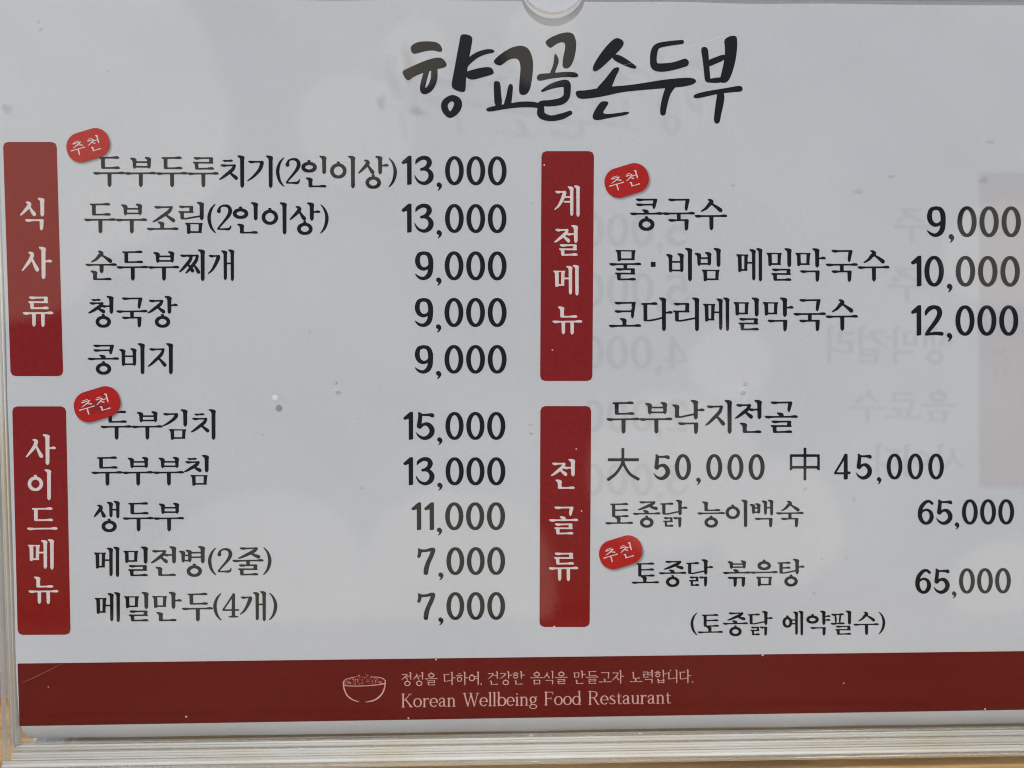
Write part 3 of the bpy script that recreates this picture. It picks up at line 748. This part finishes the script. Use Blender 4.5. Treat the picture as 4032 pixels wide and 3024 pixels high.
# left column: name, x0, x1, y top, y bottom, rise
DISH = [
 ('두부두루치기(2인이상)', 367, 1563, 609, 737, 5), ('두부조림(2인이상)', 331, 1294, 793, 920, 4), ('순두부찌개', 336, 923, 981, 1106, 1),
 ('청국장', 347, 700, 1165, 1289, 0), ('콩비지', 345, 682, 1351, 1474, 0), ('두부김치', 396, 850, 1612, 1733, -1), ('두부부침', 360, 823, 1792, 1914, -1),
 ('생두부', 369, 725, 1972, 2094, 0), ('메밀전병(2줄)', 369, 1069, 2153, 2273, -5), ('메밀만두(4개)', 372, 1092, 2332, 2451, -5),
 ('콩국수', 2481, 2864, 775, 907, 1), ('물·비빔 메밀막국수', 2399, 3503, 975, 1107, 3), ('코다리메밀막국수', 2397, 3379, 1171, 1304, 0),
 ('두부낙지전골', 2388, 3142, 1575, 1709, -1), ('토종닭 능이백숙', 2384, 3165, 1968, 2077, -1), ('토종닭 볶음탕', 2487, 3168, 2203, 2311, -3),
 ('(토종닭 예약필수)', 2719, 3486, 2407, 2505, -4)]
for s, x0, x1, yt, yb, r in DISH:
    text(s, x0, x1, yt, yb, r, tv=13.0, th=2.6, name='dish_name' if s[0] != '(' else 'note_lettering', label='black lettering reading '+s)
text('大', 2390, 2519, 1764, 1894, name='size_mark', label='black character 大 for the large size')
text('中', 3110, 3228, 1763, 1891, name='size_mark', label='black character 中 for the medium size')
PRICE = [
 ('13,000', 1581, 1995, 613.5, 728, 2), ('13,000', 1581, 1994.5, 802, 916, 2), ('9,000', 1634, 1995, 989, 1103, 1), ('9,000', 1633, 1995, 1173, 1287.5, 0),
 ('9,000', 1633, 1995, 1358.5, 1471, 0), ('15,000', 1588, 1990, 1622, 1732, 0), ('13,000', 1588, 1990, 1800.5, 1911, 0), ('11,000', 1620, 1989, 1978.5, 2088, -1),
 ('7,000', 1643, 1989, 2155, 2264.5, -1), ('7,000', 1643, 1989, 2332, 2441.5, -1), ('9,000', 3650, 4020, 811.5, 933, 1), ('10,000', 3587, 4016, 1007, 1128, 1),
 ('12,000', 3587, 4010, 1202, 1322, 0), ('65,000', 3613.7, 3993.5, 1966.5, 2066.5, -1), ('65,000', 3604, 3980.5, 2238.5, 2338.5, -2)]
for s, x0, x1, yt, yb, r in PRICE:
    text(s, x0, x1, yt, yb, r, name='price', style='digit', label='black price reading '+s)
text('50,000', 2573, 3011, 1788, 1890, 0, name='price', style='digit', track=11, label='black price reading 50,000')
text('45,000', 3284, 3717, 1786, 1888, 0, name='price', style='digit', track=11, label='black price reading 45,000')

def tiles(V, F, step=30):
    """cut long runs so that a patch follows the bow of the paper"""
    V = list(map(tuple, V)); NF = []
    for f in F:
        if len(f) == 4 and abs(V[f[1]][0]-V[f[0]][0]) > step*1.4:
            a, b, c, d = [np.array(V[q]) for q in f]; k = int(abs(b[0]-a[0])//step)+1; b0 = len(V)
            V += [tuple(a+(b-a)*i/k) for i in range(k+1)]+[tuple(d+(c-d)*i/k) for i in range(k+1)]
            NF += [(b0+i, b0+i+1, b0+k+2+i, b0+k+1+i) for i in range(k)]
        else: NF.append(f)
    return np.array(V), NF
# red section bars with white upright lettering
def quad_patch(name, c, m, z, rad=0, label=None, n=16, parent=sheet):
    """c: photo corners TL TR BR BL, rounded"""
    c = np.array(c, float)
    def uv(u, v): return (1-v)*((1-u)*c[0]+u*c[1])+v*((1-u)*c[3]+u*c[2])
    Wd = np.linalg.norm(c[1]-c[0]); H = np.linalg.norm(c[3]-c[0])
    h = min(Wd, H)/n
    def fn(X, Y):
        qx = np.abs(X-Wd/2)-(Wd/2-rad); qy = np.abs(Y-H/2)-(H/2-rad)
        return np.hypot(np.maximum(qx, 0), np.maximum(qy, 0))+np.minimum(np.maximum(qx, qy), 0)-rad
    V, F = march(None, h, 0, (0, 0, Wd, H), fn)
    # split long runs so that the patch follows the bow of the paper
    P = np.array([uv(a/Wd, b/H) for a, b in V])
    NF = []; PL = list(map(tuple, P))
    for f in F:
        if len(f) == 4 and abs(PL[f[1]][0]-PL[f[0]][0]) > 40:
            a, b, cc, d = [np.array(PL[q]) for q in f]; k = int(abs(b[0]-a[0])//30)+1
            top = [a+(b-a)*i/k for i in range(k+1)]; bot = [d+(cc-d)*i/k for i in range(k+1)]
            b0 = len(PL); PL += [tuple(p) for p in top]+[tuple(p) for p in bot]
            NF += [(b0+i, b0+i+1, b0+k+2+i, b0+k+1+i) for i in range(k)]
        else: NF.append(f)
    return flatmesh(name, np.array(PL), NF, m, z, parent, label)
BARS = [
 ([(11.6, 559), (223, 559), (249, 1481), (41.7, 1481)], [('식', 79, 175.5, 778.6, 906.6), ('사', 85.7, 204.5, 971.5, 1099), ('류', 89.8, 209.7, 1160, 1289)], '식사류'),
 ([(48, 1600), (259.7, 1600), (278, 2499), (69.7, 2500)], [('사', 102, 220, 1710, 1831), ('이', 109, 202, 1848, 1970), ('드', 106.6, 227, 1990, 2112), ('메', 109, 213, 2122.7, 2243.5), ('뉴', 112, 230, 2262, 2380)], '사이드메뉴'),
 ([(2132, 595), (2339, 595), (2332.5, 1500), (2126.7, 1500)], [('계', 2183, 2284, 730, 854), ('절', 2182, 2276, 886, 1010), ('메', 2178, 2280, 1043, 1164), ('뉴', 2175, 2293, 1198, 1319)], '계절메뉴'),
 ([(2127.7, 1599), (2328, 1599), (2322, 2469), (2124, 2469)], [('전', 2169, 2265, 1807, 1928), ('골', 2162, 2277, 1989, 2107), ('류', 2161, 2277, 2169, 2290)], '전골류')]
for c, chars, word in BARS:
    b = quad_patch('section_bar', c, RED_BAR, Z_RED, 19, 'red upright bar headed '+word)
    for ch, x0, x1, yt, yb in chars:
        text(ch, x0, x1, yt, yb, 0, WHITE, 'bar_letter', tv=13, th=2.7, z=Z_WHITE-.05, parent=b, label='white letter '+ch)
foot = quad_patch('footer_band', [(68.7, 2612.7), (4330, 2560), (4330, 2790), (77, 2859)], RED_FOOT, Z_RED, 1, 'dark red band along the foot of the sheet', n=40)
text('정성을 다하여, 건강한 음식을 만들고자 노력합니다.', 1580, 2729, 2647, 2701, -11, PINK, 'slogan_lettering', tv=9.0, th=2.1, z=Z_WHITE-.05, parent=foot, space=42, track=2, label='small pale Korean slogan')
text('Korean Wellbeing Food Restaurant', 1580, 2642, 2732, 2785, -15, PINK, 'slogan_lettering', style='roman', z=Z_WHITE-.05, parent=foot, space=42, label='pale words Korean Wellbeing Food Restaurant')
# rice bowl emblem
BOWL = [T((76, 156, 2.6), (80, 190, 3.4), (98, 232, 3.8), (130, 258, 3.2), (166, 270, 1.8)), T((321, 150, 2.6), (316, 188, 3.6), (298, 228, 4.2), (258, 260, 4), (206, 272, 1.8)),
        T((76, 156, 2.4), (80, 172, 2.6), (110, 178, 2.6), (200, 178, 2.4), (280, 171, 2.6), (314, 164, 2.6), (321, 150, 2.4)), T((76, 156, 2.2), (90, 140, 2), (120, 132, 1.6), (140, 129, 1.2)),
        T((235, 127, 1.4), (270, 127, 1.8), (305, 135, 2.4), (321, 150, 2.6))]
random.seed(5)
HEAP = []
for k in range(190):
    u = random.uniform(-1, 1); yy = random.uniform(0, 1)
    xc = 192+u*112; top = 110+44*abs(u)**1.7
    yt = top+yy*(168-top)
    (BOWL if k % 5 == 0 else HEAP).append(L((xc, yt, random.uniform(1.8, 3.2)), (xc+.3, yt+1.5, 1.8)))
V, F = march(BOWL, 2.0)
flatmesh('bowl_emblem', np.stack([1300+V[:, 0]*.678, 2580+V[:, 1]*.678], 1), F, PINK, Z_WHITE-.05, foot, 'pale line drawing of a heaped rice bowl')

V, F = march(HEAP, 2.0)
flatmesh('bowl_filling', np.stack([1300+V[:, 0]*.678, 2580+V[:, 1]*.678], 1), F, PINK_DIM, Z_WHITE-.06, foot, 'heap of dim pink dots filling the drawn bowl')

# red recommendation badges with a printed soft shadow
for i, (cx, cy, wd, ht, ang) in enumerate([(346.5, 571.5, 172, 117, -17), (382, 1591.5, 185, 121, -17), (2467.5, 710, 176, 117, -17), (2444, 2174.5, 172, 115, -17)]):
    def body(cx, cy, k=0):
        r = ht*.47
        a = R(ang)
        def fn(X, Y):
            U = (X-cx)*math.cos(a)+(Y-cy)*math.sin(a); Wv = -(X-cx)*math.sin(a)+(Y-cy)*math.cos(a)
            qx = np.abs(U)-(wd/2-r); qy = np.abs(Wv)-(ht/2-r)
            return np.hypot(np.maximum(qx, 0), np.maximum(qy, 0))+np.minimum(np.maximum(qx, qy), 0)-r-k
        return march(None, 4.5, 0, (cx-wd*.6-8, cy-ht*.75-8, cx+wd*.6+8, cy+ht*.75+8), fn)
    V, F = tiles(*body(cx, cy), 22)
    b = flatmesh('recommendation_badge', V, F, RED_BADGE, Z_BADGE, sheet,
                 ['faded red badge 추천 at the first dish', 'red badge 추천 at the tofu with kimchi line', 'red badge 추천 at the cold bean noodles', 'red badge 추천 at the braised chicken line'][i])
    SV = []; SF = []
    for q, k in enumerate((-3, 0.5, 4)):
        V, F = body(cx+6, cy+6.5, k); z = Z_SH+q*.004
        b0 = sum(len(v) for v in SV); SV.append(pxa(V, z, True)); SF += [tuple(b0+t for t in f) for f in flip(F)]
    mesh('printed_shadow', np.concatenate(SV), SF, SHADE, b)
    w_.tv, w_.th, w_.bg = 8.5, 2.4, 4.0
    for ch, dx, dy in (('추', -41, 11.5), ('천', 27, -7.5)):
        Vg, Fg, adv = glyph(ch, 'hangul'); s = wd/172*.60
        X = (Vg[:, 0]-50)*s; Y = (Vg[:, 1]-50)*s; a = R(-15.5)
        P = np.stack([cx+dx+X*math.cos(a)-Y*math.sin(a), cy+dy+X*math.sin(a)+Y*math.cos(a)], 1)
        flatmesh('badge_letter', P, Fg, WHITE, Z_WHITE, b, 'thin white letter '+ch)
    w_.tv, w_.th, w_.bg = 11.0, 1.9, 3.4

# print on the reverse showing through the paper (soft, mirrored)
def ghost_text(s, x0, x1, yt, yb, style='hangul', m=GHOST):
    w_.tv, w_.th, w_.bg = 12.0, 3.0, 4.2
    prs = []; x = 0
    for ch in s:
        if style == 'digit': pr, wd = DIG[ch]; adv = wd+9.5
        else: pr, adv = syllable(ch)
        prs.append((pr, x)); x += adv
    wd = x-8
    SV = []; SF = []; n = 0
    for q, off in enumerate((-2.6, -.4, 2.0, 4.4)):
        for pr, ox in prs:
            V, F = march(pr, 3.2, off)
            if not len(V): continue
            u = 1-(V[:, 0]+ox)/wd
            P = np.stack([x0+(x1-x0)*u, yt+(yb-yt)*V[:, 1]/100], 1)
            SV.append(pxa(P, Z_GHOST+q*.0035, True)); SF += [tuple(n+t for t in f) for f in F]; n += len(V)
    w_.tv, w_.th, w_.bg = 11.0, 1.9, 3.4
    return mesh('show_through_print', np.concatenate(SV), SF, m, sheet)
for s, y0, y1 in (('5,000', 842, 970), ('5,000', 1075, 1205), ('4,000', 1322, 1452), ('2,000', 1574, 1700), ('3,000', 1826, 1950)):
    ghost_text(s, 2290, 2710, y0, y1, 'digit')
ghost_text('주', 3530, 3665, 812, 955)
ghost_text('주', 3510, 3650, 1045, 1190)
ghost_text('생막걸리', 3255, 3750, 1285, 1432)
ghost_text('사이다', 3430, 3792, 1748, 1875)
ghost_text('음료수', 3360, 3765, 1528, 1665)
w_.tv = 11.0
SV = []; SF = []; n = 0
for q, off in enumerate((-9, 0, 9)):
    V, F = march(TITLE, 9.0, off)
    SV.append(pxa(np.stack([4420-(1560+V[:, 0]*1400/2212), 172+V[:, 1]*420/664], 1), .0012*(q+1), True)); SF += [tuple(n+t for t in f) for f in F]; n += len(V)
mesh('show_through_print', np.concatenate(SV), SF, GHOST_OLIVE, sheet)['label'] = 'faint mirrored brush writing showing through below the title'
SV = []; SF = []
# the red heading bar of the reverse: one tall rounded block at the right edge
for q, k in enumerate((-6, 0, 6)):
    def fn(X, Y, k=k):
        qx = np.abs(X-3965)-(110+k-15); qy = np.abs(Y-1300)-(620+k-15)
        return np.hypot(np.maximum(qx, 0), np.maximum(qy, 0))+np.minimum(np.maximum(qx, qy), 0)-15
    V, F = march(None, 14, 0, (3820, 640, 4100, 1960), fn); V, F = tiles(V, F)
    b0 = sum(len(v) for v in SV); SV.append(pxa(V, .004+q*.002, True)); SF += [tuple(b0+t for t in f) for f in flip(F)]
mesh('show_through_print', np.concatenate(SV), SF, GHOST_RED, sheet)['label'] = 'pale brown upright block showing through at the right edge'
ghost_text('류', 3895, 3995, 1365, 1510, m=GHOST_W)

# soft marks on the paper
random.seed(11)
def blotch(cx, cy, rx, ry, m, name='stain', wob=.25):
    ph = [random.uniform(0, 6.28) for _ in range(3)]; SV = []; SF = []
    for q, k in enumerate((1.0, .8, .6, .4)):
        a = np.linspace(0, 2*np.pi, 25)[:-1]
        rr = k*(1+wob*np.sin(2*a+ph[0])*.6+wob*.5*np.sin(3*a+ph[1])+wob*.3*np.sin(5*a+ph[2]))
        P = np.stack([cx+rx*rr*np.cos(a), cy+ry*rr*np.sin(a)], 1)
        V = np.concatenate([[[cx, cy]], P]); b0 = sum(len(v) for v in SV)
        SV.append(pxa(V, .135+q*.002, True)); SF += [(b0, b0+1+(i+1) % 24, b0+1+i) for i in range(24)]
    return mesh(name, np.concatenate(SV), SF, m, sheet)
for cx, cy, rx, ry, m in [(152, 86, 8, 11, STAIN), (160, 117, 10, 10, STAIN), (28, 430, 22, 26, STAIN), (16, 415, 9, 10, STAIN_Y), (425, 280, 8, 5, STAIN),
        (1640, 435, 32, 26, STAIN), (1500, 400, 26, 30, STAIN), (2097, 800, 10, 4, STAIN), (1425, 1922, 10, 9, STAIN), (1413, 1648, 5, 5, STAIN),
        (3170, 1925, 10, 8, STAIN), (3362, 1967, 9, 10, STAIN), (3235, 2200, 8, 6, STAIN), (3333, 2198, 7, 6, STAIN), (3205, 2336, 7, 9, STAIN),
        (3872, 710, 22, 16, STAIN), (2885, 730, 13, 9, STAIN), (3380, 755, 22, 14, STAIN), (1610, 250, 34, 90, STAIN_Y),
        (1220, 1310, 6, 6, STAIN), (1035, 1712, 6, 6, STAIN), (1216, 1345, 5, 5, STAIN), (3585, 728, 5, 3, STAIN), (3510, 695, 16, 10, STAIN), (3900, 560, 20, 10, STAIN)]:
    blotch(cx, cy, rx, ry, m)

# ---------------------------------------------------------------- clear acrylic holder
holder = empty('menu_holder', 'clear acrylic table menu holder with a finger notch at its top edge', 'menu holder')
HX0, HX1 = XL-2.6, XR+2.6
HY0, HY1 = px(2016, 2985)[1], px(2016, -62, 3.6)[1]
ZF0, ZF1 = .55, 2.5                       # front face
nc = px(2178, -84, ZF1); NR = 8.55        # finger notch centre and radius
def face_outline(notch):
    P = [(HX0, HY0), (HX1, HY0), (HX1, HY1)]
    if notch:
        dx = math.sqrt(max(NR**2-(HY1-nc[1])**2, 0)); a0 = math.atan2(HY1-nc[1], dx); a1 = -math.pi-a0
        for i in range(41):
            a = a0+(a1-a0)*i/40; P.append((nc[0]+NR*math.cos(a), nc[1]+NR*math.sin(a)))
    P.append((HX0, HY1)); return P
def slab(name, P, z0, z1, parent=holder, edge=EDGE_V):
    n = len(P); V = [(x, y, z1) for x, y in P]+[(x, y, z0) for x, y in P]
    F = [tuple(range(n)), tuple(reversed(range(n, 2*n)))]
    F += [(i, n+i, n+(i+1) % n, (i+1) % n) for i in range(n)]
    o = mesh(name, V, F, CLEAR, parent)
    o.data.materials.append(EDGE_V); o.data.materials.append(EDGE_H)
    for k, p in enumerate(o.data.polygons):
        if k >= 2:
            nrm = p.normal; p.material_index = 1 if abs(nrm.x) > .7 else 2
    return o
front = slab('front_panel', face_outline(True), ZF0, ZF1); 
back = slab('back_panel', face_outline(False), -5.4, -2.7)
# edge strips along foot and sides; foot rods stepped and coloured as sunlit streaks
def bar_(name, x0, x1, y0, y1, z0, z1, m, bv=.3):
    V, F = box(x0, x1, y0, y1, z0, z1); o = mesh(name, V, F, m, holder); bevel(o, bv); return o
def rod(name, p0, p1, ry, rz, m, n=14):
    """rounded strip of acrylic from p0 to p1 (board mm)"""
    p0, p1 = np.array(p0, float), np.array(p1, float); d = (p1-p0)/np.linalg.norm(p1-p0)
    side = np.cross(d, (0, 0, 1)); V = []; F = []
    for e in (p0, p1):
        for i in range(n):
            a = 2*math.pi*(i+.5)/n; c_, s_ = math.cos(a), math.sin(a)
            c_ = math.copysign(abs(c_)**.7, c_); s_ = math.copysign(abs(s_)**.7, s_)
            V.append(e+side*ry*c_+np.array([0, 0, 1])*rz*s_)
    F = [(i, (i+1) % n, n+(i+1) % n, n+i) for i in range(n)]+[tuple(reversed(range(n))), tuple(range(n, 2*n))]
    o = mesh(name, V, F, m, holder, True)
    for p in o.data.polygons[-2:]: p.use_smooth = False
    return o
YP = YB+.35
for dy, ry, rz, z, m in [(-.30, .36, .5, -1.5, EDGE_CLEAR), (-1.0, .22, .35, -1.1, EDGE_WHITE), (-1.65, .42, .45, -.9, EDGE_H), (-2.35, .20, .3, -.65, EDGE_CLEAR), (-2.8, .22, .3, -.45, EDGE_WHITE),
                         (-3.45, .40, .4, -.35, EDGE_H), (-4.1, .20, .3, -.1, EDGE_WHITE), (-4.65, .30, .35, -.05, EDGE_CLEAR), (-5.2, .22, .3, .1, EDGE_WHITE)]:
    rod('bottom_streak_rod', (HX0+.5, YP+dy, z), (HX1-.5, YP+dy, z), ry, rz, m)
for sgn, xe in ((1, XL-.35), (-1, XR+.35)):
    for dx, r, rz in ((-.35, .32, 1.1), (-1.2, .45, 1.4), (-1.95, .25, .9)):
        rod('side_spacer', (xe+sgn*dx, YP, -1.0), (xe+sgn*dx, HY1-.5, -1.0), r, rz, EDGE_V)
# lip folded forward along the foot
rod('front_lip', (HX0, HY0+.6, ZF1+.6), (HX1, HY0+.6, ZF1+.6), .55, .5, EDGE_CLEAR)
rod('front_lip', (HX0, HY0+1.7, ZF1+.35), (HX1, HY0+1.7, ZF1+.35), .40, .32, EDGE_WHITE)  # white strip stands in for a sunlit streak
rod('front_lip', (HX0, HY0+2.6, ZF1+.25), (HX1, HY0+2.6, ZF1+.25), .35, .22, EDGE_H)
# flat foot lying on the table: a wide plate and a small block at the left end
BI = BOARD.inverted()
def foot(name, x0, x1, y0, y1, z0, z1, m0, m1):
    V, F = box(x0, x1, y0, y1, z0, z1)
    P = [tuple(BI @ Vector(v)*1000) for v in V]
    o = mesh(name, P, F, m0, holder); o.data.materials.append(m1)
    for p in o.data.polygons[2:]: p.material_index = 1
    return o
ZB = (BOARD @ Vector((0, HY0*MM, -5.4*MM))).z
xa = px(196, 3024, 0)[0]*MM; xb = px(168, 3024, 0)[0]*MM
foot('base_plate', xa, HX1*MM, -.064, -.006, .0002, ZB-.0002, CLEAR, EDGE_H)
foot('base_block', HX0*MM, xb, -.052, -.008, .0002, ZB-.0002, EDGE_WHITE, EDGE_H)
print('foot height', ZB)
# scratches and specks on the front panel
def scratch(pts, w=.9):
    P = catmull([(a, b, w*c) for a, b, c in pts], 6)
    V, F = [], []
    for i in range(len(P)-1):
        a, b = P[i], P[i+1]; d = b[:2]-a[:2]; d = d/np.linalg.norm(d); n = np.array([-d[1], d[0]])
        b0 = len(V); V += [a[:2]+n*a[2], b[:2]+n*b[2], b[:2]-n*b[2], a[:2]-n*a[2]]; F.append((b0, b0+1, b0+2, b0+3))
    return mesh('scratch', pxa(np.array(V), ZF1+.01), F, SCRATCH, holder)
scratch([(2372, 274, .3), (2430, 262, 1), (2506, 243, .4)]); scratch([(2622, 212, .4), (2760, 170, 1.2), (2880, 130, 1), (2975, 107, .3)])
scratch([(3350, 210, .3), (3400, 178, 1), (3470, 152, .4)]); scratch([(85, 2690, .3), (160, 2655, .8), (250, 2610, .2)]); scratch([(2380, 272, .2), (2300, 282, .5)])
def speck(x, y, rx, ry, m=DUST, name='dust_speck'):
    a = np.linspace(0, 2*np.pi, 13)[:-1]; c = pxa([[x, y]], ZF1+.01)[0]
    V = [c+np.array([0, 0, .02*rx])]+[np.array([*pxa([[x+rx*math.cos(t), y+ry*math.sin(t)]], ZF1+.01)[0]]) for t in a]
    return mesh(name, V, [(0, 1+(i+1) % 12, 1+i) for i in range(12)], m, holder, True)
for x, y, r in [(1717, 2597, 3.5), (3003, 2580, 4), (2182, 2467, 3.5), (1608, 2828, 3.5), (3879, 2792, 3.5), (3322, 2690, 3), (733, 2822, 4), (2143, 650, 3.5), (2175, 1378, 3),
                (2269, 1768, 3), (3751, 1957, 3), (3753, 2407, 2.5), (2640, 2640, 2.4), (190, 2705, 2.2), (2487, 1211, 2.5), (2290, 2012, 3), (1976, 1972, 3)]:
    speck(x, y, r, r*.9)
# water drops sitting on the panel
DROP = mat('water')[0]; _b = DROP.node_tree.nodes['Principled BSDF']
_b.inputs['Transmission Weight'].default_value = 1; _b.inputs['Roughness'].default_value = 0.0; _b.inputs['IOR'].default_value = 1.33
_t = DROP.node_tree; _x = _t.nodes.new('ShaderNodeMixShader'); _p = _t.nodes.new('ShaderNodeBsdfTransparent'); _x.inputs[0].default_value = .55
_t.links.new(_b.outputs[0], _x.inputs[1]); _t.links.new(_p.outputs[0], _x.inputs[2]); _t.links.new(_x.outputs[0], _t.nodes['Material Output'].inputs['Surface'])
def drop(x, y, rx, ry, label, white=False, ang=0):
    c = pxa([[x, y]], ZF1)[0]; k = .0686
    V = []; F = []; nr, na = 5, 20
    for j in range(nr+1):
        t = j/nr*math.pi/2
        for i in range(na):
            a = 2*math.pi*i/na; u = math.cos(t)*rx*k*math.cos(a); v = math.cos(t)*ry*k*math.sin(a)
            V.append((u*math.cos(ang)-v*math.sin(ang), u*math.sin(ang)+v*math.cos(ang), .005+math.sin(t)*min(rx, ry)*k*.3))
    for j in range(nr):
        for i in range(na):
            a = j*na+i; b = j*na+(i+1) % na; F.append((a, b, b+na, a+na))
    F.append(tuple(reversed(range(na))))
    o = mesh('water_drop' if not white else 'glue_drop', V, F, DROP if not white else DUST, None, True)
    o.matrix_world = BOARD @ Matrix.Translation((c[0]*MM, c[1]*MM, (ZF1+.01)*MM))
    o['label'] = label; o['category'] = 'drop'; o['group'] = 'small drops on the front of the acrylic'
drop(1083, 1568, 13, 13, 'round white glue drop on the acrylic in the gap below the third left price row', True)
drop(1320, 1508, 10, 8, 'tiny clear water drop left of the lowest 9,000 price, above the 15,000 price')
drop(2936, 1512, 11, 8, 'clear slanted water drop in the blank area below the 12,000 noodle line', ang=.4)
drop(2090, 1673, 9, 4, 'flat clear water drop just left of the 전골류 bar top')
